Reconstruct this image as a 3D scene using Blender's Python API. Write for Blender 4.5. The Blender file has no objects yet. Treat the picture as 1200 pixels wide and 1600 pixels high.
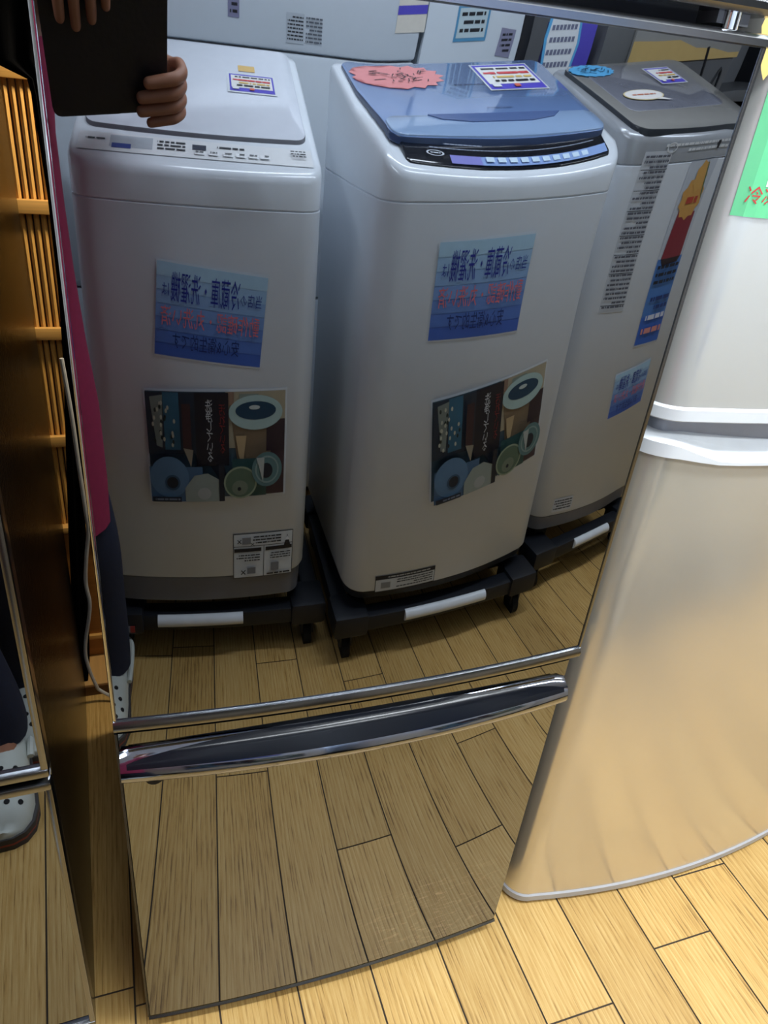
import bpy, bmesh, math, random
from mathutils import Vector, Matrix
random.seed(7)
SC = bpy.context.scene
COL = SC.collection

# ------------------------------------------------------------------ camera, world, lights, exposure
CR = Vector((0.94375923, -0.31589421, 0.09761842))
CU = Vector((0.07918207, 0.50259636, 0.86088739))
CF = Vector((0.321012, 0.8047408, -0.49934311))
CP = Vector((0, 0, 1.29))
cam = bpy.data.cameras.new('camera'); co = bpy.data.objects.new('camera', cam); COL.objects.link(co)
M4 = Matrix.Identity(4)
for i in range(3):
    M4[i][0] = CR[i]; M4[i][1] = CU[i]; M4[i][2] = -CF[i]; M4[i][3] = CP[i]
co.matrix_world = M4
cam.sensor_fit = 'VERTICAL'; cam.sensor_height = 36; cam.lens = 36*1156/1600
cam.clip_start = 0.002
SC.camera = co
SC.view_settings.view_transform = 'Standard'; SC.view_settings.look = 'None'
SC.view_settings.gamma = 1; SC.view_settings.use_curve_mapping = False
SC.view_settings.exposure = 0.25
w = bpy.data.worlds.new('world'); SC.world = w; w.use_nodes = True
w.node_tree.nodes['Background'].inputs[0].default_value = (.75, .85, 1, 1)
w.node_tree.nodes['Background'].inputs[1].default_value = .12

def area(name, loc, sx, sy, power, col, target=None):
    l = bpy.data.lights.new(name, 'AREA'); l.shape = 'RECTANGLE'; l.size = sx; l.size_y = sy
    l.energy = power; l.color = col
    o = bpy.data.objects.new(name, l); COL.objects.link(o); o.location = loc
    d = (Vector(target)-Vector(loc)) if target else Vector((0, 0, -1))
    o.rotation_euler = d.to_track_quat('-Z', 'Y').to_euler()
    return o
COOL = (.89, .955, 1.0)
LAMPS = [((-.95, .75, 2.52), 30), ((1.05, .2, 2.52), 32), ((2.4, .1, 2.52), 26), ((.5, -.55, 2.52), 24)]
for i, (p, e) in enumerate(LAMPS):
    area('tube_light', (p[0], p[1], p[2]-.035), *((.09, 1.15) if i == 0 else (1.15, .09)), e, COOL)
wl = bpy.data.lights.new('warm_spot', 'SPOT'); wl.energy = 16; wl.color = (1, .88, .64); wl.spot_size = math.radians(100); wl.spot_blend = .4; wl.shadow_soft_size = .04
wo = bpy.data.objects.new('warm_spot', wl); COL.objects.link(wo); wo.location = (.30, 1.34, 1.42)
wo.rotation_euler = (Vector((-.16, 1.5, .72))-wo.location).to_track_quat('-Z', 'Y').to_euler()

# ------------------------------------------------------------------ materials
def lin(c): return tuple(((v/255)/12.92 if v/255 <= .04045 else ((v/255+.055)/1.055)**2.4) for v in c)
MATS = {}
def mat(name, rgb, rough=.5, metal=0, var=.04, scale=30, spec=.5, coat=0, bump=0, trans=0, stretch=(1, 1, 1), rvar=.0):
    if name in MATS: return MATS[name]
    m = bpy.data.materials.new(name); m.use_nodes = True; nt = m.node_tree; b = nt.nodes['Principled BSDF']
    c = lin(rgb)
    b.inputs['Roughness'].default_value = rough; b.inputs['Metallic'].default_value = metal
    b.inputs['Specular IOR Level'].default_value = spec; b.inputs['Coat Weight'].default_value = coat
    b.inputs['Coat Roughness'].default_value = .05
    if trans: b.inputs['Transmission Weight'].default_value = trans
    tc = nt.nodes.new('ShaderNodeTexCoord'); mp = nt.nodes.new('ShaderNodeMapping'); mp.inputs['Scale'].default_value = stretch
    n = nt.nodes.new('ShaderNodeTexNoise'); n.inputs['Scale'].default_value = scale; n.inputs['Detail'].default_value = 4
    nt.links.new(tc.outputs['Object'], mp.inputs[0]); nt.links.new(mp.outputs[0], n.inputs['Vector'])
    mx = nt.nodes.new('ShaderNodeMix'); mx.data_type = 'RGBA'
    mx.inputs['A'].default_value = (*[max(0, v*(1-var*2)) for v in c], 1)
    mx.inputs['B'].default_value = (*[min(1, v*(1+var*2)) for v in c], 1)
    nt.links.new(n.outputs['Fac'], mx.inputs['Factor']); nt.links.new(mx.outputs['Result'], b.inputs['Base Color'])
    if rvar:
        mr = nt.nodes.new('ShaderNodeMapRange'); mr.inputs['From Min'].default_value = .35; mr.inputs['From Max'].default_value = .75
        mr.inputs['To Min'].default_value = rough; mr.inputs['To Max'].default_value = rough+rvar
        nt.links.new(n.outputs['Fac'], mr.inputs['Value']); nt.links.new(mr.outputs[0], b.inputs['Roughness'])
    if bump:
        bp = nt.nodes.new('ShaderNodeBump'); bp.inputs['Strength'].default_value = bump; bp.inputs['Distance'].default_value = .002
        nt.links.new(n.outputs['Fac'], bp.inputs['Height']); nt.links.new(bp.outputs[0], b.inputs['Normal'])
    MATS[name] = m; return m
def ink(rgb, rough=.5):
    return mat('ink_%d_%d_%d' % tuple(rgb), rgb, rough, var=.03, scale=60)

MIR = mat('mirror_glass', (129, 133, 139), .012, 1, var=.01, scale=3)
# faint whitish scuffs on the mirror (raise roughness and lighten where an anisotropic noise peaks)
def scuff(m, cx, cz, rad):
    nt = m.node_tree; b = nt.nodes['Principled BSDF']
    g = nt.nodes.new('ShaderNodeNewGeometry')
    v = nt.nodes.new('ShaderNodeVectorMath'); v.operation = 'DISTANCE'; v.inputs[1].default_value = (cx, .63, cz)
    nt.links.new(g.outputs['Position'], v.inputs[0])
    r = nt.nodes.new('ShaderNodeMapRange'); r.inputs['From Min'].default_value = rad; r.inputs['From Max'].default_value = rad*.3
    nt.links.new(v.outputs['Value'], r.inputs['Value'])
    n = nt.nodes.new('ShaderNodeTexNoise'); n.inputs['Scale'].default_value = 48; n.inputs['Detail'].default_value = 8; n.inputs['Distortion'].default_value = 1.5
    mp = nt.nodes.new('ShaderNodeMapping'); mp.inputs['Scale'].default_value = (.6, 1, 2.5); mp.inputs['Rotation'].default_value = (0, .6, 0)
    nt.links.new(g.outputs['Position'], mp.inputs[0]); nt.links.new(mp.outputs[0], n.inputs['Vector'])
    p = nt.nodes.new('ShaderNodeMapRange'); p.inputs['From Min'].default_value = .52; p.inputs['From Max'].default_value = .75
    nt.links.new(n.outputs['Fac'], p.inputs['Value'])
    mu = nt.nodes.new('ShaderNodeMath'); mu.operation = 'MULTIPLY'
    nt.links.new(r.outputs[0], mu.inputs[0]); nt.links.new(p.outputs[0], mu.inputs[1])
    old = b.inputs['Base Color'].links[0].from_socket; mxx = nt.nodes.new('ShaderNodeMix'); mxx.data_type = 'RGBA'
    mxx.inputs['B'].default_value = (.42, .41, .41, 1); nt.links.new(old, mxx.inputs['A']); nt.links.new(mu.outputs[0], mxx.inputs['Factor']); nt.links.new(mxx.outputs['Result'], b.inputs['Base Color'])
    m2 = nt.nodes.new('ShaderNodeMath'); m2.operation = 'MULTIPLY_ADD'; m2.inputs[1].default_value = -.22; m2.inputs[2].default_value = 1
    nt.links.new(mu.outputs[0], m2.inputs[0]); nt.links.new(m2.outputs[0], b.inputs['Metallic'])
scuff(MIR, .42, .10, .17)
CHROME = mat('chrome', (200, 203, 210), .07, 1, var=.02)
DCHROME = mat('dark_chrome', (128, 130, 134), .22, 1, var=.03)
BLKGLOSS = mat('black_gloss', (12, 15, 22), .2, 0, spec=.25)
HCHROME = mat('handle_chrome', (150, 156, 172), .07, 1, var=.02)
BLK = mat('black_plastic', (22, 25, 32), .45)
BLKMAT = mat('black_rubber', (16, 17, 20), .8)
CABGREY = mat('dark_cabinet', (22, 22, 25), .35)
WHT = mat('washer_white', (226, 232, 240), .32, var=.01)
WHT2 = mat('washer_white_gloss', (232, 238, 245), .16, var=.01, coat=.3)
GRYB = mat('washer_base_grey', (120, 122, 130), .4)
LIDW = mat('lid_white_translucent', (224, 228, 238), .12, var=.02, coat=.6)
LIDB = mat('lid_blue', (118, 146, 196), .14, var=.02, coat=.5)
LIDB2 = mat('lid_blue_light', (150, 176, 212), .16, var=.02, coat=.5)
LIDG = mat('lid_grey', (182, 180, 176), .12, metal=.3, var=.03, coat=.5)
LIDG2 = mat('lid_grey_window', (134, 136, 148), .08, var=.05, coat=.6)
PANB = mat('panel_black', (18, 22, 32), .12, coat=.4)
GRYP = mat('panel_grey', (176, 179, 184), .25, metal=.3)
CHAMP = mat('champagne_metal', (220, 215, 203), .22, .58, var=.01, scale=4)
PEARL = mat('pearl_white_metal', (224, 224, 220), .27, .52, var=.01, scale=4)
TRIMW = mat('trim_white', (232, 236, 240), .25)
RECESS = mat('recess_grey', (160, 163, 172), .3, .3)
SIDEGL = mat('glossy_dark_side', (20, 17, 14), .2, 0, var=.2, scale=260, bump=.9, spec=.16)
BAMB = mat('bamboo', (222, 168, 88), .45, var=.16, scale=9, stretch=(40, 40, 1), bump=.2)
BAMR = mat('bamboo_rail', (222, 168, 92), .5, var=.14, scale=9, stretch=(1, 30, 30))
WOODP = mat('wood_panel', (170, 112, 52), .45, var=.15, scale=5, stretch=(1, 8, 24))
WOODD = mat('wood_dark', (96, 62, 30), .5, var=.15, scale=5, stretch=(1, 8, 24))
CLOTHB = mat('black_cloth', (7, 7, 9), .9, var=.2, scale=200, spec=.05)
SKIN = mat('skin', (172, 118, 92), .5, var=.06, scale=25)
MAG = mat('magenta_cloth', (150, 34, 74), .85, var=.08, scale=90, bump=.3)
NAVY = mat('navy_cloth', (26, 32, 54), .9, var=.1, scale=120, bump=.3)
CROC = mat('clog_foam', (205, 208, 200), .6, var=.03)
CROCR = mat('clog_red', (150, 60, 50), .6)
CROCD = mat('clog_sole', (70, 66, 66), .7)
HAIR = mat('hair_black', (20, 17, 16), .6, var=.3, scale=200, stretch=(1, 1, .1))
WALLM = mat('wall_paint', (216, 220, 222), .8, var=.02, scale=3)
CEILM = mat('ceiling_paint', (225, 226, 226), .85, var=.02, scale=3)
FRWH = mat('fridge_white', (214, 222, 230), .25, var=.01)
CARD = mat('cardboard', (176, 158, 118), .75, var=.06, scale=12)
TAPE = mat('tape', (200, 172, 112), .35)
GREYC = mat('grey_metal', (110, 112, 116), .4, .4)
CABLEM = mat('cable_white', (205, 205, 205), .4)
emi = bpy.data.materials.new('tube_glow'); emi.use_nodes = True
_b = emi.node_tree.nodes['Principled BSDF']; _b.inputs['Emission Color'].default_value = (.95, .98, 1, 1); _b.inputs['Emission Strength'].default_value = 6

# ------------------------------------------------------------------ mesh helpers
def tag(o, label=None, cat=None, group=None, kind=None):
    if label: o['label'] = label
    if cat: o['category'] = cat
    if group: o['group'] = group
    if kind: o['kind'] = kind
    return o
def empty(name, loc, rz=0):
    o = bpy.data.objects.new(name, None); COL.objects.link(o); o.location = loc; o.rotation_euler = (0, 0, rz)
    o.empty_display_size = .05
    return o
class MB:
    def __init__(s): s.v = []; s.f = []; s.m = []; s.mats = []
    def mi(s, m):
        if m not in s.mats: s.mats.append(m)
        return s.mats.index(m)
    def add(s, vs, fs, m):
        o = len(s.v); s.v += [tuple(p) for p in vs]; k = s.mi(m)
        for f in fs: s.f.append(tuple(i+o for i in f)); s.m.append(k)
    def box(s, x0, x1, y0, y1, z0, z1, m, bev=0):
        if bev <= 0:
            vs = [(x, y, z) for x in (x0, x1) for y in (y0, y1) for z in (z0, z1)]
            s.add(vs, [(0, 1, 3, 2), (4, 6, 7, 5), (0, 4, 5, 1), (2, 3, 7, 6), (0, 2, 6, 4), (1, 5, 7, 3)], m); return
        bm = bmesh.new(); bmesh.ops.create_cube(bm, size=1)
        for v in bm.verts: v.co = Vector(((x0+x1)/2+v.co.x*(x1-x0), (y0+y1)/2+v.co.y*(y1-y0), (z0+z1)/2+v.co.z*(z1-z0)))
        bmesh.ops.bevel(bm, geom=list(bm.edges), offset=bev, segments=2, affect='EDGES', profile=.6)
        s.bm(bm, m)
    def bm(s, bm, m):
        bm.verts.index_update()
        s.add([v.co.copy() for v in bm.verts], [[v.index for v in f.verts] for f in bm.faces], m); bm.free()
    def loft(s, loops, m, cap0=True, cap1=True, closed=True, mats=None):
        n = len(loops[0]); o = len(s.v)
        for L in loops: s.v += [tuple(p) for p in L]
        for i in range(len(loops)-1):
            k = s.mi(mats[i] if mats else m)
            for j in range(n if closed else n-1):
                j2 = (j+1) % n
                s.f.append((o+i*n+j, o+i*n+j2, o+(i+1)*n+j2, o+(i+1)*n+j)); s.m.append(k)
        if cap0: s.f.append(tuple(o+j for j in reversed(range(n)))); s.m.append(s.mi(mats[0] if mats else m))
        if cap1: s.f.append(tuple(o+(len(loops)-1)*n+j for j in range(n))); s.m.append(s.mi(mats[-1] if mats else m))
    def tube(s, pts, r, m, n=10, caps=True):
        pts = [Vector(p) for p in pts]; loops = []
        rr = r if isinstance(r, (list, tuple)) else [r]*len(pts)
        L_ = pts[-1]-pts[0]; up = Vector((0, 1, 0)) if abs(L_.z) > .8*L_.length else Vector((0, 0, 1))
        for i, p in enumerate(pts):
            d = (pts[min(i+1, len(pts)-1)]-pts[max(i-1, 0)]).normalized()
            a = d.cross(up)
            if a.length < .1: a = d.cross(Vector((1, .3, 0)))
            a.normalize(); b = a.cross(d).normalized()
            loops.append([p+a*rr[i]*math.cos(t)+b*rr[i]*math.sin(t) for t in [2*math.pi*k/n for k in range(n)]])
        s.loft(loops, m, caps, caps)
    def build(s, name, parent=None, ang=35, smooth=True, loc=None):
        me = bpy.data.meshes.new(name); me.from_pydata(s.v, [], s.f)
        for m in s.mats: me.materials.append(m)
        me.polygons.foreach_set('material_index', s.m)
        if smooth:
            me.polygons.foreach_set('use_smooth', [True]*len(s.f))
        me.update()
        bm = bmesh.new(); bm.from_mesh(me); bmesh.ops.recalc_face_normals(bm, faces=bm.faces) if not getattr(s, 'keep', 0) else None; bm.to_mesh(me); bm.free()
        if smooth: me.set_sharp_from_angle(angle=math.radians(ang))
        o = bpy.data.objects.new(name, me); COL.objects.link(o)
        if parent is not None: o.parent = parent
        if loc: o.location = loc
        return o
def spline(pts, n=6):
    P = [Vector(p) for p in pts]; out = []
    for i in range(len(P)-1):
        a = P[max(i-1, 0)]; b = P[i]; c = P[i+1]; d = P[min(i+2, len(P)-1)]
        for k in range(n):
            t = k/n
            out.append(.5*((2*b)+(c-a)*t+(2*a-5*b+4*c-d)*t*t+(3*b-a-3*c+d)*t**3))
    out.append(P[-1]); return out

# ---- printed matter: flat artwork mapped on to a surface
_txt = {}
def text_mesh(body, vert=False):
    key = (body, vert)
    if key in _txt: return _txt[key]
    c = bpy.data.curves.new('t', 'FONT'); c.body = '\n'.join(body) if vert else body
    c.resolution_u = 1; c.space_line = .8
    if vert: c.align_x = 'CENTER'
    o = bpy.data.objects.new('t', c); COL.objects.link(o)
    me = bpy.data.meshes.new_from_object(o.evaluated_get(bpy.context.evaluated_depsgraph_get()))
    vs = [v.co.copy() for v in me.vertices]; fs = [tuple(p.vertices) for p in me.polygons]
    bpy.data.objects.remove(o); bpy.data.curves.remove(c); bpy.data.meshes.remove(me)
    if not vs: _txt[key] = ([], []); return _txt[key]
    x0 = min(v.x for v in vs); x1 = max(v.x for v in vs); y0 = min(v.y for v in vs); y1 = max(v.y for v in vs)
    _txt[key] = ([((v.x-x0)/(x1-x0), (v.y-y0)/(y1-y0)) for v in vs], fs)
    return _txt[key]
def gridcut(pts, fmap, lift, mb, c, step=.016):
    bm = bmesh.new(); bm.faces.new([bm.verts.new((x, y, 0)) for x, y in pts])
    bmesh.ops.triangulate(bm, faces=bm.faces)
    x0 = min(p[0] for p in pts); x1 = max(p[0] for p in pts); k = math.ceil(x0/step)
    while k*step < x1-1e-5:
        if k*step > x0+1e-5: bmesh.ops.bisect_plane(bm, geom=list(bm.verts)+list(bm.edges)+list(bm.faces), plane_co=(k*step, 0, 0), plane_no=(1, 0, 0))
        k += 1
    bm.verts.index_update(); bm.normal_update()
    fs = [[v.index for v in (f.verts if f.normal.z > 0 else reversed(f.verts))] for f in bm.faces]
    mb.add([fmap(v.co.x, v.co.y, lift) for v in bm.verts], fs, c); bm.free()
def art(name, items, fmap, parent, eps=.0004, base=.0012):
    """items drawn in order; fmap(u, v, lift) -> 3-D point"""
    mb = MB(); mb.keep = 1
    lift = base
    for it in items:
        k = it[0]
        if k == 'rect':
            _, x0, y0, x1, y1, c = it; nx = max(1, int((x1-x0)/.012)); ny = max(1, int((y1-y0)/.05))
            vs = [fmap(x0+(x1-x0)*i/nx, y0+(y1-y0)*j/ny, lift) for j in range(ny+1) for i in range(nx+1)]
            fs = [(j*(nx+1)+i, j*(nx+1)+i+1, (j+1)*(nx+1)+i+1, (j+1)*(nx+1)+i) for j in range(ny) for i in range(nx)]
            mb.add(vs, fs, c)
        elif k == 'poly':
            gridcut(it[1], fmap, lift, mb, it[2])
        elif k == 'ell':
            _, cx, cy, rx, ry, c = it
            gridcut([(cx+rx*math.cos(t*math.pi/14), cy+ry*math.sin(t*math.pi/14)) for t in range(28)], fmap, lift, mb, c)
        elif k == 'ring':
            _, cx, cy, rx, ry, th, c = it; n = 28
            vs = []
            for q in (1, 1-th):
                vs += [fmap(cx+q*rx*math.cos(t*2*math.pi/n), cy+q*ry*math.sin(t*2*math.pi/n), lift) for t in range(n)]
            mb.add(vs, [(i, (i+1) % n, n+(i+1) % n, n+i) for i in range(n)], c)
        elif k in ('text', 'vtext'):
            _, body, x0, y0, x1, y1, c = it
            vs, fs = text_mesh(body, k == 'vtext')
            if vs: mb.add([fmap(x0+(x1-x0)*a, y0+(y1-y0)*b, lift) for a, b in vs], fs, c)
        elif k == 'micro':   # rows of unreadably small print
            _, x0, y0, x1, y1, rows, c = it
            rh = (y1-y0)/rows
            for r in range(rows):
                x = x0; yy = y0+rh*(r+.3)
                xe = x1 if random.random() < .7 else x0+(x1-x0)*random.uniform(.5, .95)
                while x < xe:
                    L = random.uniform(.3, 2.2)*rh; x2 = min(x+L, xe)
                    mb.add([fmap(x, yy, lift), fmap(x2, yy, lift), fmap(x2, yy+rh*.45, lift), fmap(x, yy+rh*.45, lift)], [(0, 1, 2, 3)], c)
                    x = x2+rh*.25
        if k != 'micro' or True: lift += eps
    return mb.build(name, parent, smooth=False)
def burst(cx, cy, rx, ry, n, k=.12):
    return [(cx+rx*(1+(k if i % 2 else -k*.5))*math.cos(i*math.pi/n), cy+ry*(1+(k if i % 2 else -k*.5))*math.sin(i*math.pi/n)) for i in range(2*n)]

# ------------------------------------------------------------------ setting
def struct(o): o['kind'] = 'structure'; return o
# floor: vinyl planks running away from the fridges, each with its own tone
X0, PW = .068, .1255
joints = {4: .450, 6: .521, 7: .629, 1: .386, 2: .386, 8: .628, 3: .10, 0: .168, 5: .224, -3: .62, -1: 1.241, -2: .35}
joints[2] = .387; joints[4] = .463; joints[1] = .9; joints[3] = -.062; joints[-2] = .7; joints[8] = .1; joints[-1] = -.25; joints[0] = .168; joints[1] = .75; joints[5] = .224
fm = MB(); tones = []
PL = .92
seen = {}
for c in range(-22, 28):
    j = joints.get(c, random.uniform(0, PL))
    xa = X0+PW*c+.0015; xb = X0+PW*(c+1)-.0015
    y = j-PL*6
    while y < 3.2:
        ya, yb = max(y+.0014, -3.6), min(y+PL-.0014, 2.6)
        if yb > ya:
            fm.add([(xa, ya, 0), (xb, ya, 0), (xb, yb, 0), (xa, yb, 0)], [(0, 1, 2, 3)], None)
            tones.append((random.uniform(.0, 1), random.uniform(0, 1)))
        y += PL
fl = bpy.data.materials.new('plank_floor'); fl.use_nodes = True; nt = fl.node_tree; b = nt.nodes['Principled BSDF']
at = nt.nodes.new('ShaderNodeAttribute'); at.attribute_name = 'tone'; at.attribute_type = 'GEOMETRY'
tc = nt.nodes.new('ShaderNodeTexCoord')
off = nt.nodes.new('ShaderNodeVectorMath'); off.operation = 'MULTIPLY_ADD'; off.inputs[1].default_value = (9, 31, 0)
nt.links.new(at.outputs['Vector'], off.inputs[0]); nt.links.new(tc.outputs['Object'], off.inputs[2])
mp = nt.nodes.new('ShaderNodeMapping'); mp.inputs['Scale'].default_value = (1, .045, 1); nt.links.new(off.outputs[0], mp.inputs[0])
# fine streaks
n1 = nt.nodes.new('ShaderNodeTexNoise'); n1.inputs['Scale'].default_value = 260; n1.inputs['Detail'].default_value = 5; n1.inputs['Roughness'].default_value = .65
nt.links.new(mp.outputs[0], n1.inputs['Vector'])
# cathedral grain: distorted bands
mp2 = nt.nodes.new('ShaderNodeMapping'); mp2.inputs['Scale'].default_value = (1, .10, 1); nt.links.new(off.outputs[0], mp2.inputs[0])
wv = nt.nodes.new('ShaderNodeTexWave'); wv.wave_type = 'BANDS'; wv.bands_direction = 'X'; wv.wave_profile = 'SAW'; wv.inputs['Scale'].default_value = 34; wv.inputs['Distortion'].default_value = 11
wv.inputs['Detail'].default_value = 2; wv.inputs['Detail Scale'].default_value = .45
nt.links.new(mp2.outputs[0], wv.inputs['Vector'])
n2 = nt.nodes.new('ShaderNodeTexNoise'); n2.inputs['Scale'].default_value = 9; n2.inputs['Detail'].default_value = 3; nt.links.new(mp.outputs[0], n2.inputs['Vector'])
def math_(op, a, bb, c=None):
    m = nt.nodes.new('ShaderNodeMath'); m.operation = op
    for i, v in enumerate((a, bb, c)):
        if v is None: continue
        if isinstance(v, (int, float)): m.inputs[i].default_value = v
        else: nt.links.new(v, m.inputs[i])
    return m.outputs[0]
g = math_('MULTIPLY_ADD', wv.outputs['Fac'], .20, math_('MULTIPLY', n1.outputs['Fac'], .85))
g = math_('MULTIPLY_ADD', n2.outputs['Fac'], .35, g)
cr = nt.nodes.new('ShaderNodeValToRGB'); cr.color_ramp.elements[0].position = .42; cr.color_ramp.elements[1].position = .95
cr.color_ramp.elements[0].color = (*lin((104, 70, 32)), 1); cr.color_ramp.elements[1].color = (*lin((218, 184, 120)), 1)
e = cr.color_ramp.elements.new(.64); e.color = (*lin((194, 154, 88)), 1)
nt.links.new(g, cr.inputs[0])
hs = nt.nodes.new('ShaderNodeHueSaturation'); sp = nt.nodes.new('ShaderNodeSeparateXYZ'); nt.links.new(at.outputs['Vector'], sp.inputs[0])
nt.links.new(math_('MULTIPLY_ADD', sp.outputs[0], .22, .88), hs.inputs['Value']); nt.links.new(cr.outputs[0], hs.inputs['Color'])
nt.links.new(hs.outputs[0], b.inputs['Base Color'])
b.inputs['Roughness'].default_value = .42; b.inputs['Specular IOR Level'].default_value = .4
bp = nt.nodes.new('ShaderNodeBump'); bp.inputs['Strength'].default_value = .25; bp.inputs['Distance'].default_value = .001
nt.links.new(n1.outputs['Fac'], bp.inputs['Height']); nt.links.new(bp.outputs[0], b.inputs['Normal'])
GROOVE = mat('groove', (58, 46, 34), .8)
fm.mats = [fl, GROOVE]; nf = len(fm.f)
fm.m = [0]*nf
fm.add([(-2.8, -3.6, -.0016), (3.6, -3.6, -.0016), (3.6, 2.6, -.0016), (-2.8, 2.6, -.0016)], [(0, 1, 2, 3)], GROOVE)
floor_o = struct(fm.build('floor', smooth=False))
a = floor_o.data.attributes.new('tone', 'FLOAT_VECTOR', 'FACE')
for i in range(len(floor_o.data.polygons)):
    t = tones[i] if i < len(tones) else (0, 0); a.data[i].vector = (t[0], t[1], 0)
def wall(name, x0, x1, y0, y1, z0, z1, m):
    mb = MB(); mb.box(x0, x1, y0, y1, z0, z1, m); return struct(mb.build(name, smooth=False))
wall('wall_back', -2.8, 3.6, 2.6, 2.7, 0, 2.6, WALLM)
wall('wall_front', -2.8, 3.6, -3.7, -3.6, 0, 2.6, WALLM)
wall('wall_left', -2.9, -2.8, -3.6, 2.6, 0, 2.6, WALLM)
wall('wall_right', 3.6, 3.7, -3.6, 2.6, 0, 2.6, WALLM)
wall('ceiling', -2.8, 3.6, -3.6, 2.6, 2.6, 2.7, CEILM)
for i, (p, e_) in enumerate(LAMPS):
    t = empty('ceiling_light', (p[0], p[1], 2.6), math.pi/2 if i == 0 else 0)
    where = ['above the person', 'above the blue-lidded washing machine', 'at the far right of the aisle', 'above the row of washing machines'][i]
    tag(t, 'long white tube light fixture on the ceiling ' + where, 'ceiling light', 'tube lights on the ceiling')
    mb = MB(); mb.box(-.62, .62, -.07, .07, -.045, 0, TRIMW, .006); mb.build('housing', t)
    mb = MB(); mb.tube([(-.58, -.035, -.057), (.58, -.035, -.057)], .012, emi); mb.tube([(-.58, .035, -.057), (.58, .035, -.057)], .012, emi); mb.build('tube', t)

# ------------------------------------------------------------------ main mirrored refrigerator
FX0, FX1 = -.039, .561; XM, HW = (FX0+FX1)/2, (FX1-FX0)/2
def sy(x, z):
    u = (x-XM)/HW; a = max(z-1.09, 0); c = max(u+.2, 0)
    return .635-.014*(1-u*u)-.1*a*a*c
def ztop(x): return 1.362-.012*(FX1-x)
root = empty('mirror_front_refrigerator', (0, 0, 0))
tag(root, 'refrigerator with a mirror-glass front reflecting washing machines, dark chrome bar handle on its drawer', 'refrigerator')
def sheet(x0, x1, zf0, zf1, m, name, parent, off=0, thick=.02, nx=48, nz=40, edge=CABGREY):
    mb = MB(); g = []
    for j in range(nz+1):
        for i in range(nx+1):
            x = x0+(x1-x0)*i/nx; z = zf0(x)+(zf1(x)-zf0(x))*j/nz
            g.append((x, sy(x, z)-off, z))
    F = [(j*(nx+1)+i, j*(nx+1)+i+1, (j+1)*(nx+1)+i+1, (j+1)*(nx+1)+i) for j in range(nz) for i in range(nx)]
    mb.add(g, F, m)
    # rim
    n = nx+1
    per = [i for i in range(nx)]+[j*n+nx for j in range(nz)]+[nz*n+i for i in range(nx, 0, -1)]+[j*n for j in range(nz, 0, -1)]
    fr = [g[i] for i in per]; bk = [(p[0], p[1]+thick, p[2]) for p in fr]
    k = len(fr); mb.add(fr+bk, [(i, (i+1) % k, k+(i+1) % k, k+i) for i in range(k)]+[tuple(range(2*k-1, k-1, -1))], edge)
    return mb.build(name, parent, ang=30)
def strip(x0, x1, zf, prof, m, name, parent, nx=48, ends=True):
    """profile (out, dz) swept along the front's curve"""
    mb = MB(); loops = []
    for i in range(nx+1):
        x = x0+(x1-x0)*i/nx; z = zf(x)
        loops.append([(x, sy(x, z)-o, z+dz) for o, dz in prof])
    mb.loft(loops, m); return mb.build(name, parent, ang=40)
mb = MB(); mb.box(FX0+.004, FX1-.004, .665, 1.27, .03, 1.78, CABGREY, .004); mb.build('cabinet', root)
for x in (FX0+.06, FX1-.06):
    for y in (.72, 1.2): mb = MB(); mb.tube([(x, y, 0), (x, y, .035)], .02, BLK); mb.build('foot', root)
mb = MB(); mb.box(FX0+.02, FX1-.02, .665, .7, .004, .05, BLK); mb.build('kick_plate', root)
md = sheet(FX0+.004, FX1-.0035, lambda x: .654, lambda x: ztop(x)-.012, MIR, 'middle_door', root, thick=.03)
strip(FX0, FX1, lambda x: .640, [(-.03, 0), (.0, 0), (.005, .002), (.006, .008), (.003, .015), (-.002, .016), (-.03, .016)], DCHROME, 'bottom_trim', md)
strip(FX0, FX1, lambda x: ztop(x)-.013, [(-.03, 0), (.003, 0), (.006, .0008), (.0065, .006), (.004, .009), (-.002, .0105), (-.03, .011)], DCHROME, 'top_trim', md)
def vtrim(x0, x1, z0, z1, name, parent, m, out=.002, zt=None):
    mb = MB(); loops = []
    for j in range(31):
        z = z0+(z1-z0)*j/30
        loops.append([(x0, sy(x0, z)+.03, z), (x0, sy(x0, z)-out*.3, z), (x0+(x1-x0)*.3, sy(x0, z)-out, z), (x1, sy(x1, z)-out, z), (x1, sy(x1, z)+.03, z)])
    mb.loft(loops, m); o = mb.build(name, parent, ang=50); return o
vtrim(FX0, FX0+.004, .655, ztop(FX0)-.012, 'side_trim', md, CHROME)
vtrim(FX1-.0035, FX1, .655, ztop(FX1)-.012, 'side_trim', md, DCHROME)
# drawer
dw = sheet(FX0+.004, FX1-.012, lambda x: .028, lambda x: .570, MIR, 'drawer', root, thick=.03)
sheet(FX0+.004, FX1-.012, lambda x: .606, lambda x: .634, MIR, 'drawer_top_band', dw, thick=.03, nz=4)
strip(FX0+.002, FX1-.010, lambda x: .022, [(-.03, 0), (.0, 0), (.003, .003), (.0, .006), (-.03, .006)], DCHROME, 'bottom_edge', dw)
vtrim(FX0, FX0+.003, .028, .634, 'side_trim', dw, CABGREY, .0005)
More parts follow.
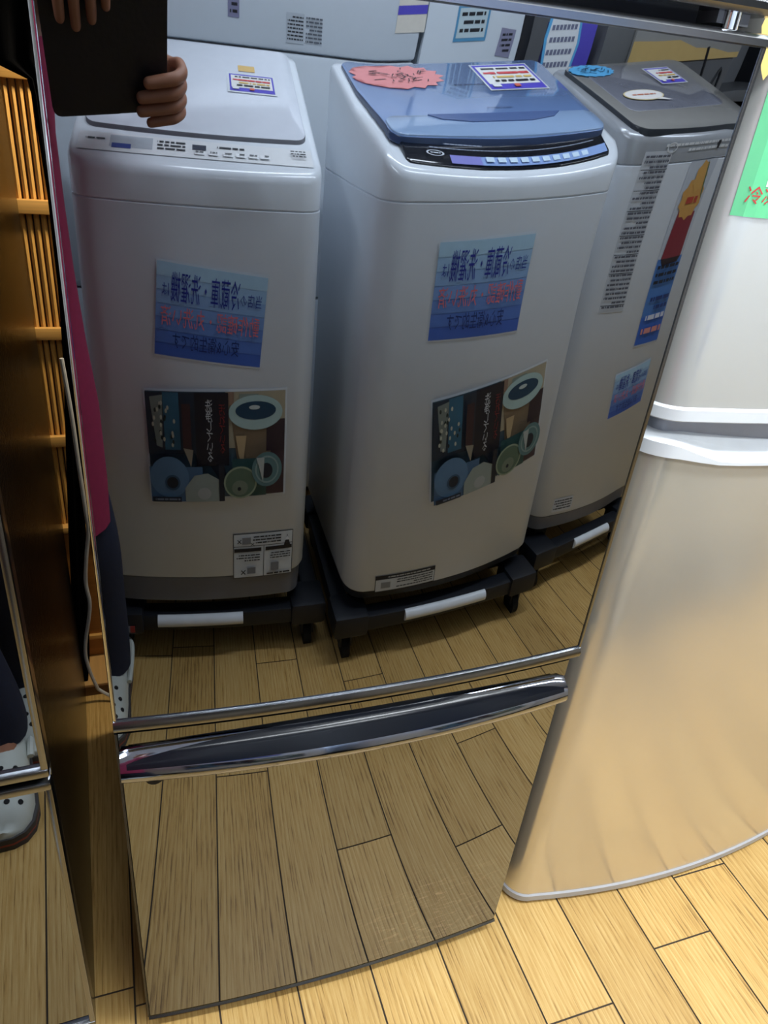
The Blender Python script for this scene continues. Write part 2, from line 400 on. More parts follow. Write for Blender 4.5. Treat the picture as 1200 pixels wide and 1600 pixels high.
# bar handle: bowed scoop with a rolled lip
mb = MB(); loops = []
HX0, HX1 = FX0+.003, FX1-.014
def hsec(x):
    u = (x-(HX0+HX1)/2)/((HX1-HX0)/2); k = max(0, 1-u*u)
    out = .020+.008*k
    zb = .572
    top = .606+.010*math.sqrt(k) if k > 0 else .606
    y0 = sy(x, .6)
    p = [(.0, top), (-.35*out, top-.004), (-.72*out, zb+.027), (-.86*out, zb+.022), (-out, zb+.016), (-out*1.03, zb+.010), (-out*.98, zb+.005), (-out*.86, zb+.001), (-.3*out, zb-.006), (.004, zb-.008), (.025, zb-.008), (.025, top)]
    return [(x, y0+o, z) for o, z in p]
xs = [HX0+(HX1-HX0)*i/60 for i in range(61)]
for x in xs: loops.append(hsec(x))
mb.loft(loops, HCHROME); hd = mb.build('handle', dw, ang=50)
# black sheet over the handle's upper face, painting in the deep finger opening's shade
mb = MB(); loops = []
for i in range(61):
    t = .012+.976*i/60; x = HX0+(HX1-HX0)*t; q = [Vector(p) for p in hsec(x)][:4][::-1]+[Vector(hsec(x)[0])+Vector((0, .004, 0))]; k = max(0, 1-(2*t-1)**2)**.5
    seg = [(q[j+1]-q[j]).length for j in range(4)]; tot = sum(seg)*(.04+.95*k); row = []
    for m_ in range(9):
        d = tot*m_/8; j = 0
        while j < 3 and d > seg[j]: d -= seg[j]; j += 1
        row.append(q[j].lerp(q[j+1], min(1, d/seg[j]))+Vector((0, -.0009, .0007)))
    loops.append(row)
mb.loft(loops, BLKGLOSS, False, False, closed=False); mb.build('finger_opening_shade', hd, ang=60)
mb = MB(); mb.box(FX0+.004, FX0+.012, .64, .66, .600, .634, BLK); mb.build('handle_end_cap', hd)
mb = MB(); mb.tube([(.0, .632, .557), (.0, .632, .566)], .011, BLKMAT, 16); mb.build('rubber_pad', hd)
# upper door
ud = sheet(FX0+.003, FX1-.004, lambda x: ztop(x)+.022, lambda x: 1.775, mat('grey_glass', (150, 150, 152), .05, 1, var=.01), 'upper_door', root, thick=.03, nz=20)
strip(FX0, FX1, lambda x: ztop(x)+.010, [(-.03, 0), (0, 0), (.004, .004), (.004, .009), (0, .013), (-.03, .013)], DCHROME, 'bottom_trim', ud)
mb = MB(); mb.box(FX0+.01, FX1-.07, .640, .67, ztop(.25)-.01, ztop(FX1)+.02, BLKGLOSS); mb.build('door_gap', root)
mb = MB(); mb.tube([(.520, .632, ztop(.52)-.004), (.520, .632, ztop(.52)+.02)], .008, CHROME, 16); mb.box(.506, .54, .632, .68, ztop(.52)+.001, ztop(.52)+.010, GREYC); mb.build('hinge', root)

# ------------------------------------------------------------------ left mirrored refrigerator (rear-turned a little)
lf = empty('mirror_front_refrigerator', (-.112, .645, 0), math.radians(1.6))
tag(lf, 'mirror-fronted refrigerator at the left frame edge, glossy dark side reflecting the bamboo screen', 'refrigerator')
mb = MB(); mb.box(-.60, -.001, .028, .735, .02, 1.78, SIDEGL, .003); mb.build('cabinet', lf)
def lfdoor(z0, z1, name):
    mb = MB(); mb.box(-.597, -.007, .004, .026, z0+.012, z1-.012, MIR); o = mb.build(name, lf, smooth=False)
    for zz in (z0, z1-.012): t = MB(); t.box(-.602, .0, -.003, .027, zz, zz+.012, DCHROME, .003); t.build('trim', o)
    t = MB(); t.box(-.008, .0, -.002, .027, z0+.011, z1-.011, DCHROME, .002); t.build('side_trim', o)
lfdoor(.03, .567, 'lower_door'); lfdoor(.577, 1.76, 'upper_door')
mb = MB(); mb.box(-.006, .0006, .010, .02, .567, .578, CHROME); mb.build('hinge', lf)
for x in (-.55, -.06):
    for y in (.08, .68): mb = MB(); mb.tube([(x, y, 0), (x, y, .022)], .02, BLK); mb.build('foot', lf)

# ------------------------------------------------------------------ washing machines
def rloop(w, d, r, bulge, zf, inset=0, taper=0, n=7, nf=20):
    """front centre at local y=0, body runs to y=-d"""
    hw = w/2-inset; r = max(.004, r-inset); pts = []
    def q(x, y):
        yy = y-inset if y > -d/2 else y+inset
        return x, yy
    def fy(x): return -bulge*(x/(w/2))**2
    # front edge from left to right
    for i in range(nf+1):
        x = -hw+r+(2*hw-2*r)*i/nf; pts.append((x, fy(x)-inset))
    yc = fy(hw-r)-inset-r
    for i in range(1, n+1):
        t = math.pi/2*(1-i/n); pts.append((hw-r+r*math.cos(t), yc+r*math.sin(t)))
    rb = min(r, .03)
    for i in range(n+1):
        t = -math.pi/2*i/n; pts.append((hw-rb+rb*math.cos(t), -d+inset+rb+rb*math.sin(t)))
    for i in range(n+1):
        t = -math.pi/2-math.pi/2*i/n; pts.append((-hw+rb+rb*math.cos(t), -d+inset+rb+rb*math.sin(t)))
    for i in range(n):
        t = math.pi-math.pi/2*i/n; pts.append((-hw+r+r*math.cos(t), yc+r*math.sin(t)))
    out = []
    for x, y in pts:
        k = 1-taper*min(1, max(0, -y/d)); z = zf(y) if callable(zf) else zf
        out.append((x*k, y, z))
    return out
def slab(mb, outline, ftop, m, h0=-.004, h1=.006, edge=None, bev=.003):
    """slab lying on a sloped top; outline in (x, y); h1 may be a function of y"""
    H = h1 if callable(h1) else (lambda y: h1)
    cx = sum(p[0] for p in outline)/len(outline); cy = sum(p[1] for p in outline)/len(outline)
    def ins(p, d):
        v = Vector((cx-p[0], cy-p[1])); v.normalize(); return (p[0]+v.x*d, p[1]+v.y*d)
    L = [[(x, y, ftop(y)+h0) for x, y in outline], [(x, y, ftop(y)+H(y)-bev) for x, y in outline],
         [(*ins(p, bev*.4), ftop(p[1])+H(p[1])-bev*.3) for p in outline], [(*ins(p, bev*1.4), ftop(p[1])+H(p[1])) for p in outline]]
    mb.loft(L, m, mats=[edge or m, edge or m, m])
def rrect(x0, x1, y0, y1, r, n=5, bow=0, taper=0, yb=0):
    pts = []
    for cx, cy, a0 in ((x1-r, y1-r, 0), (x0+r, y1-r, 90), (x0+r, y0+r, 180), (x1-r, y0+r, 270)):
        for i in range(n+1):
            t = math.radians(a0+90*i/n); pts.append((cx+r*math.cos(t), cy+r*math.sin(t)))
        if a0 == 0:
            for i in range(1, 12):
                pts.append((x1-r+(x0+r-x1+r)*i/12, y1))
    xm = (x0+x1)/2; hw = (x1-x0)/2
    out = []
    for x, y in pts:
        y2 = y+bow*(1-((x-xm)/hw)**2) if y > (y0+y1)/2 else y
        out.append((x*(1-taper*(-(y2+0)/.6)) if taper else x, y2))
    return out

def washer(name, loc, rz, w, d, r, bulge, taper, zb, zbody, zseam, z0, slope, zmax, base, body, top, label, cat='washing machine', knee=None):
    o = empty(name, loc, rz); tag(o, label, cat, 'washing machines on dollies')
    def ftop(y):
        q = max(-y-.02, -.02)
        if knee and q > knee[0]: return min(z0+knee[1]*knee[0]+slope*(q-knee[0]), zmax)
        return min(z0+(knee[1] if knee else slope)*q, zmax)
    B = MB()
    B.loft([rloop(w, d, r, bulge, zb, .012, taper), rloop(w, d, r, bulge, zbody-.004, .008, taper)], base)
    B.build('base_skirt', o)
    B = MB()
    B.loft([rloop(w, d, r, bulge, zbody-.001, .006, taper), rloop(w, d, r, bulge, zbody+.008, 0, taper), rloop(w, d, r, bulge, zseam-.002, 0, taper), rloop(w, d, r, bulge, zseam, .003, taper)], body)
    cb = B.build('body', o)
    B = MB()
    B.loft([rloop(w, d, r, bulge, zseam, .003, taper), rloop(w, d, r, bulge, zseam+.003, 0, taper), rloop(w, d, r, bulge, lambda y: ftop(y)-.016, 0, taper),
            rloop(w, d, r, bulge, lambda y: ftop(y)-.006, .003, taper), rloop(w, d, r, bulge, lambda y: ftop(y)-.001, .009, taper), rloop(w, d, r, bulge, lambda y: ftop(y), .02, taper)], top)
    tp = B.build('top_cover', o)
    def fmap_factory(sx, sz, ang, lift0=0):
        ca, sa = math.cos(ang), math.sin(ang)
        def f(u, v, lift):
            x = sx-(u*ca-v*sa); z = sz+u*sa+v*ca
            return (x, -bulge*(x/(w/2))**2+lift+lift0, z)
        return f
    def topmap(sx, syy, ang=0, lift0=.006):
        ca, sa = math.cos(ang), math.sin(ang)
        def f(u, v, lift):
            x = sx-(u*ca-v*sa); y = syy-(u*sa+v*ca)     # v points to the back of the machine
            return (x, y, ftop(y)+(lift0(y) if callable(lift0) else lift0)+lift)
        return f
    return o, ftop, fmap_factory, topmap, tp, cb

BLUE = ink((40, 60, 150)); PAPER = ink((236, 240, 244)); LBL = ink((150, 185, 226)); LBL2 = ink((92, 128, 196)); RED = ink((205, 60, 60)); BLK_I = ink((30, 30, 38)); PUR = ink((88, 78, 196)); PINK = ink((240, 150, 150)); CY = ink((96, 178, 230)); YEL = ink((226, 190, 120)); SAL = ink((214, 140, 140)); ORG = ink((214, 160, 84))
PLAST = mat('laminate_film', (225, 230, 235), .15, var=.01)
def gradient_blue(w, h, n=7):
    it = []
    for i in range(n):
        t = i/(n-1); c = tuple(int(a_*(1-t)+b_*t) for a_, b_ in zip((70, 104, 190), (178, 212, 236)))
        it.append(('rect', -w/2, -h/2+h*i/n, w/2, -h/2+h*(i+1)/n, ink(c)))
    return it
def shop_sign(w, h):
    it = [('rect', -w/2-.003, -h/2-.003, w/2+.003, h/2+.003, PLAST)]+gradient_blue(w, h)
    it += [('text', '当店の', -.46*w, .16*h, -.26*w, .30*h, BLUE), ('text', '冷蔵庫・洗濯機', -.25*w, .10*h, .37*w, .42*h, ink((36, 44, 150))), ('text', 'は', .385*w, .16*h, .45*w, .29*h, BLUE),
           ('text', '動作確認・丸洗い済', -.455*w, -.16*h, .455*w, .06*h, ink((224, 120, 130))), ('text', '安心&衛生的です', -.28*w, -.40*h, .34*w, -.22*h, ink((28, 44, 110)))]
    return it
def drum_sign(w, h, tint=0):
    A = ink((30, 34, 46)); it = [('rect', -w/2-.005, -h/2-.005, w/2+.005, h/2+.005, PLAST), ('rect', -w/2, -h/2, w/2, h/2, ink((64, 84, 96)))]
    # u>0 is the reader's right; reader's left holds the pale bucket photo
    it += [('rect', -w/2, -.02*h, -.06*w, h/2, ink((178, 166, 140))), ('rect', -w/2, -.5*h, -.36*w, .02*h, ink((70, 50, 56))),
           ('poly', [(-.46*w, .26*h), (-.10*w, .26*h), (-.14*w, -.14*h), (-.38*w, -.14*h)], ink((128, 108, 84))),
           ('rect', -.50*w, -.06*h, -.36*w, .24*h, ink((60, 44, 50))),
           ('rect', -.30*w, .40*h, -.16*w, .48*h, ink((140, 150, 140))), ('rect', -.12*w, .38*h, -.08*w, .5*h, ink((150, 120, 100))),
           ('ell', -.28*w, .31*h, .20*w, .16*h, ink((176, 200, 196))), ('ell', -.28*w, .33*h, .15*w, .085*h, ink((34, 66, 90))), ('ell', -.27*w, .36*h, .04*w, .02*h, ink((200, 210, 205))),
           ('poly', [(-.21*w, .1*h), (-.13*w, .1*h), (-.15*w, -.08*h), (-.18*w, -.2*h)], ink((190, 164, 124))),
           ('rect', -.36*w, -.5*h, -.10*w, -.12*h, ink((60, 92, 88))),
           ('poly', [(-.08*w, .5*h), (.10*w, .5*h), (.06*w, -.18*h), (-.09*w, -.5*h), (-.04*w, -.18*h)], A), ('rect', -.08*w, -.18*h, .16*w, .5*h, ink((36, 32, 40))),
           ('vtext', '洗浄している', .035*w, -.14*h, .085*w, .44*h, ink((214, 214, 216))), ('vtext', '汚れている', -.055*w, -.06*h, -.01*w, .4*h, ink((140, 50, 50))),
           ('rect', .16*w, -.06*h, .5*w, .5*h, ink((44, 52, 64))), ('rect', .27*w, -.02*h, .38*w, .5*h, ink((58, 104, 128))), ('poly', [(.47*w, .46*h), (.38*w, .48*h), (.40*w, .0), (.44*w, .02*h)], ink((128, 136, 128)))]
    for k in range(26):
        x = random.uniform(.30, .46)*w; y = random.uniform(.02, .44)*h; it.append(('ell', x, y, .008*w, .02*h, random.choice([ink((196, 192, 170)), ink((40, 48, 44))])))
    it += [('rect', .19*w, .0, .25*w, .42*h, ink((66, 42, 44))), ('poly', [(.18*w, 0), (.25*w, .02*h), (.20*w, -.16*h)], ink((150, 140, 122))),
           ('rect', .12*w, -.5*h, .5*w, -.16*h, ink((74, 104, 136))), ('ell', .36*w, -.26*h, .14*w, .2*h, ink((92, 126, 158))), ('ell', .34*w, -.31*h, .055*w, .075*h, A), ('ring', .34*w, -.31*h, .055*w, .075*h, .25, ink((54, 84, 112))),
           ('poly', [(.25*w, -.5*h), (.25*w, -.36*h), (.18*w, -.24*h), (.08*w, -.22*h), (-.02*w, -.3*h), (-.02*w, -.5*h)], ink((150, 158, 150))), ('ell', .11*w, -.42*h, .05*w, .06*h, ink((170, 172, 168))),
           ('rect', -.04*w, -.5*h, .0, -.14*h, A),
           ('ell', -.16*w, -.32*h, .125*w, .16*h, ink((156, 166, 140))), ('ell', -.16*w, -.32*h, .112*w, .143*h, ink((92, 112, 92))), ('ell', -.155*w, -.37*h, .06*w, .075*h, ink((120, 130, 112))), ('ell', -.15*w, -.38*h, .014*w, .02*h, A),
           ('ell', -.36*w, -.20*h, .115*w, .17*h, ink((96, 128, 128))), ('ring', -.36*w, -.20*h, .09*w, .135*h, .12, ink((140, 160, 156))), ('ell', -.355*w, -.21*h, .048*w, .075*h, A),
           ('poly', [(-.34*w, -.08*h), (-.28*w, -.08*h), (-.33*w, -.32*h)], ink((180, 184, 178))),
           ('rect', .28*w, -.49*h, .49*w, -.44*h, ink((30, 38, 54))), ('micro', .29*w, -.485*h, .47*w, -.445*h, 1, ink((120, 130, 150)))]
    return it
def price_card(w, h, border=PUR):
    it = [('rect', -w/2-.006, -h/2-.006, w/2+.006, h/2+.006, PLAST), ('rect', -w/2, -h/2, w/2, h/2, border), ('rect', -.46*w, -.30*h, .46*w, .42*h, ink((238, 238, 236))),
          ('micro', -.43*w, .24*h, .4*w, .40*h, 1, BLK_I), ('micro', -.42*w, .02*h, .30*w, .24*h, 1, RED), ('micro', -.36*w, .06*h, .42*w, .2*h, 1, ink((226, 84, 90))), ('micro', -.40*w, -.12*h, .30*w, .04*h, 1, ink((232, 196, 110))),
          ('micro', -.40*w, -.28*h, .36*w, -.12*h, 1, BLK_I), ('rect', .30*w, -.44*h, .44*w, -.34*h, ink((236, 236, 240))), ('rect', -.04*w, -.45*h, .06*w, -.34*h, ink((220, 110, 90)))]
    return it
def scribbles(cx, cy, w, h, n, c):
    it = []
    for k in range(n):
        x = cx+random.uniform(-w, w)/2; y = cy+random.uniform(-h, h)/2; a = random.uniform(0, 3.14); L = random.uniform(.006, .014); t = .0016
        dx, dy = math.cos(a)*L, math.sin(a)*L; px, py = -math.sin(a)*t, math.cos(a)*t
        it.append(('poly', [(x-dx-px, y-dy-py), (x+dx-px, y+dy-py), (x+dx+px, y+dy+py), (x-dx+px, y-dy+py)], c))
    return it

# --- W1: plain white machine
w1, ft1, fm1, tm1, tp1, cb1 = washer('washing_machine', (.060, -.200, 0), 0, .555, .54, .055, .014, 0, .178, .250, 1.066, 1.132, .37, 1.318, GRYB, WHT, WHT2,
    'white washing machine with an all-white lid, beside the blue-lidded machine in the mirror')
L1 = MB(); slab(L1, rrect(-.250, .250, -.522, -.125, .025, bow=.008), ft1, LIDW, -.004, lambda y: .009, edge=GRYB); lid1 = L1.build('lid', w1)
art('control_panel', [('rect', -.255, -.032, .255, .030, ink((226, 228, 230))), ('rect', .10, -.016, .19, .024, ink((176, 182, 190))), ('rect', .145, -.020, .185, -.004, ink((50, 66, 140))),
    ('rect', -.015, -.004, .015, .014, ink((40, 46, 66))), ('micro', .03, -.016, .09, .02, 3, BLK_I), ('micro', -.10, .004, -.02, .016, 1, BLK_I), ('micro', .20, .0, .24, .01, 1, BLK_I)]
    + [('rect', x, -.022, x+.022, -.010, ink((240, 242, 244))) for x in (-.012, -.042, -.074, -.102, -.130, -.156)] + [('micro', x+.003, -.019, x+.02, -.012, 1, BLK_I) for x in (-.012, -.042, -.074, -.102, -.130, -.156)]
    + [('micro', -.24, -.012, -.205, .014, 3, BLK_I)], tm1(0, -.072, 0, .0005), tp1, eps=.0003)
art('price_card', price_card(.115, .078), tm1(.135, -.34, 0, .0095), w1, eps=.0003)
art('paper_tape', [('rect', -.022, -.014, .022, .014, YEL)], tm1(.125, -.41, 0, .0095), w1)
art('shop_notice', shop_sign(.250, .180), fm1(.018, .868, .095), w1)
art('drum_photo_notice', drum_sign(.345, .245), fm1(.030, .592, -.012), w1)
art('warning_label', [('rect', -.085, -.062, .085, .062, ink((60, 60, 66))), ('rect', -.083, -.060, .083, .060, ink((214, 218, 220))), ('rect', -.083, .026, .083, .0275, BLK_I), ('rect', -.002, -.06, -.0005, .026, BLK_I),
    ('rect', -.082, .012, -.006, .022, BLK_I), ('rect', .006, .012, .082, .022, BLK_I), ('poly', [(-.078, .020), (-.058, .020), (-.068, .052)], BLK_I), ('poly', [(-.0745, .036), (-.0615, .036), (-.068, .048)], PAPER), ('micro', -.05, .032, .03, .056, 3, BLK_I),
    ('rect', .036, .034, .06, .052, ink((130, 132, 138))), ('text', '×', .062, .036, .074, .048, BLK_I), ('text', '×', .026, .029, .036, .037, BLK_I), ('micro', -.078, -.012, -.02, .008, 3, BLK_I), ('rect', -.045, -.045, -.022, -.022, ink((130, 132, 138))), ('micro', -.078, -.058, -.01, -.048, 1, BLK_I),
    ('micro', .01, -.014, .076, .008, 3, BLK_I), ('text', '×', .05, -.05, .064, -.036, BLK_I), ('rect', .022, -.048, .046, -.03, ink((120, 122, 128)))], fm1(.152, .307, 0), w1, eps=.0003)

# --- W2: blue lid
w2, ft2, fm2, tm2, tp2, cb2 = washer('washing_machine', (.806, -.140, 0), math.radians(-3.5), .700, .60, .07, .035, .03, .178, .202, 1.098, 1.146, .275, 1.325, BLK, WHT, WHT2,
    'white washing machine with a blue lid, middle of the three in the mirror', knee=(.075, .52))
rise = lambda y: max(.006, .013+(y+.10)*.015)
L = MB(); slab(L, rrect(-.322, .322, -.580, -.115, .035, bow=.024, taper=.03), ft2, LIDB, -.002, rise, edge=ink((60, 76, 110), .2)); lid2 = L.build('lid', w2)
L = MB(); slab(L, rrect(-.316, .316, -.215, -.117, .03, bow=.022), ft2, LIDB2, -.0, lambda y: rise(y)+.003, bev=.002); L.build('lid_front_band', lid2)
L = MB(); slab(L, [(-.20, -.212), (.20, -.212), (.17, -.186), (.09, -.168), (-.09, -.168), (-.17, -.186)], ft2, mat('handle_recess_blue', (86, 108, 156), .3), 0, lambda y: rise(y)+.0055, bev=.001); L.build('lid_grip', lid2)
L = MB(); slab(L, rrect(-.300, .300, -.125, -.052, .012, bow=.030), ft2, PANB, -.003, .0035); pan2 = L.build('control_strip', w2)
def bowm(m, bow, hw): return lambda u, v, l: (lambda q: (q[0], q[1]+bow*(1-(q[0]/hw)**2), ft2(q[1]+bow*(1-(q[0]/hw)**2))+.0035+l))(m(u, v, 0))
bm2 = bowm(tm2(0, -.078, 0, 0), .030, .300)
art('button_row', [('rect', -.290, -.020, .190, .003, ink((140, 168, 220))), ('rect', .11, -.020, .19, .003, ink((130, 130, 205)))] + [('rect', -.22+i*.033, -.015, -.198+i*.033, -.002, ink((206, 228, 246))) for i in range(10)]
    + [('micro', -.25, .012, .24, .017, 1, ink((150, 160, 180))), ('micro', .1, .024, .2, .03, 1, ink((150, 160, 180))), ('ring', .228, -.002, .022, .008, .2, ink((200, 206, 216))), ('micro', .215, -.005, .24, .001, 1, ink((200, 206, 216)))], bm2, pan2, eps=.0003)
lm = lambda y: rise(y)
art('burst_sticker', [('poly', burst(0, 0, .112, .080, 15), ink((232, 148, 148)))]+scribbles(0, .0, .14, .085, 34, BLK_I), tm2(-.185, -.475, 0, lm), w2, eps=.0002, base=.002)
art('price_card', price_card(.190, .175), tm2(.150, -.455, 0, lm), w2, eps=.0003, base=.002)
art('lid_print', [('micro', -.05, -.008, .05, .006, 1, ink((70, 84, 120)))], tm2(.0, -.41, 0, lm), lid2, base=.002)
art('lid_print', [('micro', -.04, -.004, .04, .004, 1, ink((70, 84, 120)))], tm2(.03, -.255, 0, lm), lid2, base=.002)
art('shop_notice', shop_sign(.272, .190), fm2(-.062, .938, -.03), w2)
art('drum_photo_notice', drum_sign(.385, .258), fm2(.052, .603, -.155), w2)
art('warning_label', [('rect', -.098, -.024, .098, .024, BLK_I), ('rect', -.096, -.022, .096, .012, ink((206, 208, 208))), ('micro', -.08, .014, .06, .022, 1, ink((190, 190, 190))), ('micro', -.09, -.018, .03, .01, 4, BLK_I), ('rect', .05, -.014, .08, .004, ink((140, 140, 140)))], fm2(-.165, .228, -.03), w2, eps=.0003)
def sidemap(xl, yc, zc):
    return lambda u, v, l: ((xl+.0)*(1-.09*min(1, -(yc-u)/.6))-l if xl < 0 else xl+l, yc-u, zc+v)
art('side_label', [('rect', -.10, -.12, .10, .12, ink((196, 206, 214))), ('rect', -.004+.10, -.12, .10, .02, ink((50, 60, 76))), ('micro', -.09, -.10, .09, .10, 9, ink((90, 100, 110)))], sidemap(-.345, -.24, .96), w2, base=.003)

# --- W3: grey lid
w3, ft3, fm3, tm3, tp3, cb3 = washer('washing_machine', (1.500, -.255, 0), math.radians(-3), .590, .56, .085, .04, .03, .178, .225, 1.132, 1.188, .215, 1.305, GRYB, WHT, GRYP,
    'white washing machine with a grey lid, cut off by the right edge of the mirror')
L = MB(); slab(L, rrect(-.268, .275, -.53, -.030, .05, bow=.018), ft3, LIDG, -.004, lambda y: .010, edge=ink((50, 54, 60), .2)); lid3 = L.build('lid', w3)
L = MB(); slab(L, rrect(-.22, .22, -.50, -.14, .03), ft3, LIDG2, 0, .0115); L.build('lid_window', lid3)
art('control_print', [('micro', -.20, -.018, .18, .004, 2, ink((225, 228, 230))), ('rect', -.11, -.016, -.095, 0, BLK_I), ('ring', .12, -.006, .02, .01, .2, ink((225, 228, 230)))], fm3(0, 1.168, 0), tp3, eps=.0003)
art('burst_sticker', [('poly', burst(0, 0, .088, .052, 16, .06), CY)]+scribbles(0, 0, .11, .05, 24, BLK_I), tm3(-.180, -.46, 0, .0115), w3, eps=.0002, base=.002)
art('speech_bubble_sticker', [('ell', 0, 0, .085, .040, ink((226, 206, 150))), ('ell', 0, 0, .080, .037, ink((240, 236, 232))), ('poly', [(-.06, -.028), (-.03, -.038), (-.095, -.05)], ink((240, 236, 232))), ('micro', -.05, -.01, .05, .008, 1, ink((200, 110, 80)))], tm3(-.10, -.24, 0, .0115), w3, eps=.0003, base=.002)
art('price_card', price_card(.115, .13), tm3(.10, -.38, -.0, .0115), w3, eps=.0003, base=.002)
art('spec_sheet', [('rect', -.052, -.165, .052, .165, ink((206, 210, 216)))]+[('rect', -.05, z, .05, z+.0012, BLK_I) for z in (-.15, -.08, -.04, .0, .05, .09, .13)]+[('micro', -.046, -.158, .046, .160, 32, ink((96, 98, 110)))], fm3(-.165, .992, 0), w3, eps=.0003)
art('drink_poster', [('rect', -.072, -.205, .072, .20, ink((198, 204, 214))), ('rect', -.070, -.200, .070, .0, ink((80, 130, 200))), ('rect', -.070, -.200, .070, -.13, ink((56, 104, 196))),
    ('poly', [(-.05, .03), (.05, .03), (.056, .0), (.04, -.015), (-.045, -.012), (-.056, 0)], ink((46, 30, 34))), ('poly', [(-.052, .095), (.045, .10), (.055, .0), (-.056, .0)], ink((140, 44, 56))), ('poly', burst(-.0, .125, .056, .042, 10, .10), ink((214, 160, 84))), ('poly', burst(-.008, .168, .030, .030, 7, .12), ink((218, 168, 90))),
    ('poly', [(-.03, .19), (-.02, .2), (-.045, .13), (-.055, .12)], ink((88, 116, 84))), ('micro', -.035, .105, .03, .135, 1, ink((190, 70, 50))), ('micro', -.06, -.06, .06, -.01, 3, BLK_I), ('micro', -.06, -.12, .06, -.08, 2, ink((40, 60, 120))), ('micro', -.06, -.145, .06, -.120, 1, ink((225, 228, 240))), ('micro', -.06, -.18, .06, -.15, 1, ink((226, 150, 140)))],
    fm3(.062, .932, 0), w3, eps=.0003)
art('shop_notice', shop_sign(.190, .135), fm3(.04, .598, -.12), w3)
art('model_label', [('rect', -.045, -.022, .045, .022, ink((206, 208, 212))), ('micro', -.04, -.018, .04, .018, 4, BLK_I)], fm3(-.165, .262, 0), w3)
# --- W0: the machine to the left of the person
w0, ft0, fm0, tm0, tp0, cb0 = washer('washing_machine', (-.76, -.21, 0), 0, .56, .54, .055, .014, 0, .178, .235, 1.03, 1.10, .34, 1.27, GRYB, WHT, WHT2,
    'white washing machine behind the person, leftmost of the row')
L1 = MB(); slab(L1, rrect(-.25, .25, -.522, -.125, .025, bow=.008), ft0, LIDW, -.004, .012, edge=GRYB); L1.build('lid', w0)

# dollies
def dolly(cx, yf, w, d, bar0, bar1, label, rz=0, sticker=False):
    o = empty('dolly', (cx, yf, 0), rz); tag(o, label, 'dolly', 'wheeled dollies under the washing machines')
    mb = MB(); hw = w/2; zt = .150
    for (y0, y1) in ((-.055, 0), (-d, -d+.055)): mb.box(-hw+.02, hw-.02, y0, y1, .092, .138, BLK, .008)
    for (x0, x1) in ((-hw, -hw+.055), (hw-.055, hw)): mb.box(x0, x1, -d+.02, -.02, .092, .138, BLK, .008)
    for x in (-hw+.045, hw-.045):
        for y in (-.045, -d+.045): mb.box(x-.055, x+.055, y-.055, y+.055, .085, zt, BLK, .014)
    for x in (-hw+.10, hw-.10):
        for y in (-.14, -d+.14): mb.box(x-.035, x+.035, y-.035, y+.035, .12, .176, BLKMAT, .006)
    fr = mb.build('frame', o)
    mb = MB(); mb.tube([(bar0, -.004, .121), (bar1, -.004, .121)], .0165, TRIMW, 16); mb.build('telescopic_bar', o)
    for x in (-hw+.04, hw-.04):
        for y in (-.045, -d+.045):
            m2 = MB(); m2.tube([(x-.012, y, .020), (x+.012, y, .020)], .033, BLKMAT, 20); m2.box(x-.02, x-.014, y-.018, y+.018, .03, .09, BLK); m2.box(x+.014, x+.02, y-.018, y+.018, .03, .09, BLK)
            m2.build('caster', o)
    if sticker:
        m3 = MB(); m3.box(-hw+.035, -hw+.062, .011, .013, .098, .116, mat('label_grey', (120, 122, 130), .5)); m3.box(-hw+.062, -hw+.075, .011, .013, .098, .116, mat('label_red', (170, 50, 40), .5)); m3.build('frame_sticker', fr)
    return o
dolly(.085, -.205, .630, .56, -.175, .070, 'black dolly with white telescopic bar under the white-lidded washing machine', sticker=True)
dolly(.790, -.128, .720, .62, -.14, .155, 'black dolly with white telescopic bar under the blue-lidded washing machine')
dolly(1.505, -.225, .585, .58, -.09, .11, 'black dolly with white telescopic bar under the grey-lidded washing machine', math.radians(-4))
dolly(-.735, -.205, .630, .56, -.12, .12, 'black dolly with white bar under the washing machine behind the person')

# ------------------------------------------------------------------ row behind the washing machines
def back_fridge(x0, x1, y, zt, label, seams, m=FRWH):
    o = empty('tall_refrigerator', ((x0+x1)/2, y, 0)); tag(o, label, 'refrigerator', 'tall white refrigerators behind the washing machines')
    hw = (x1-x0)/2
    mb = MB(); mb.box(-hw, hw, -.6, -.035, .02, zt, m, .01); mb.build('cabinet', o)
    zs = [.04]+seams+[zt]
    for i in range(len(zs)-1):
        mb = MB(); mb.box(-hw, hw, -.033, 0, zs[i]+.002, zs[i+1]-.002, m, .010); mb.build('door', o)
    mb = MB(); mb.box(-hw+.03, hw-.03, -.5, -.05, 0, .022, BLK); mb.build('base', o)
    def f(px, pz): return lambda u, v, l: (px-(x0+x1)/2-u, l, pz+v)
    return o, f
b1, bf1 = back_fridge(-.62, .742, -1.0, 1.85, 'tall wide white refrigerator behind the white-lidded washing machine, an energy label on it', [.7, 1.335])
art('energy_label', [('rect', .0, -.033, .06, .033, ink((188, 196, 204))), ('micro', .004, -.028, .056, .028, 7, BLK_I), ('micro', -.06, -.03, -.005, .03, 7, ink((90, 96, 106)))], bf1(.40, 1.388), b1)
art('price_note', [('rect', -.05, -.03, .05, .08, ink((226, 220, 208))), ('rect', -.05, .01, .05, .03, PUR)], bf1(.705, 1.43), b1)
art('small_note', [('rect', -.018, -.035, .018, .035, ink((130, 130, 160))), ('micro', -.012, -.03, .012, .03, 4, BLK_I)], bf1(.17, 1.43), b1)
b2, bf2 = back_fridge(.757, 1.135, -1.0, 1.8, 'narrower tall white refrigerator behind the blue-lidded washing machine, blue-edged note on it', [.65])
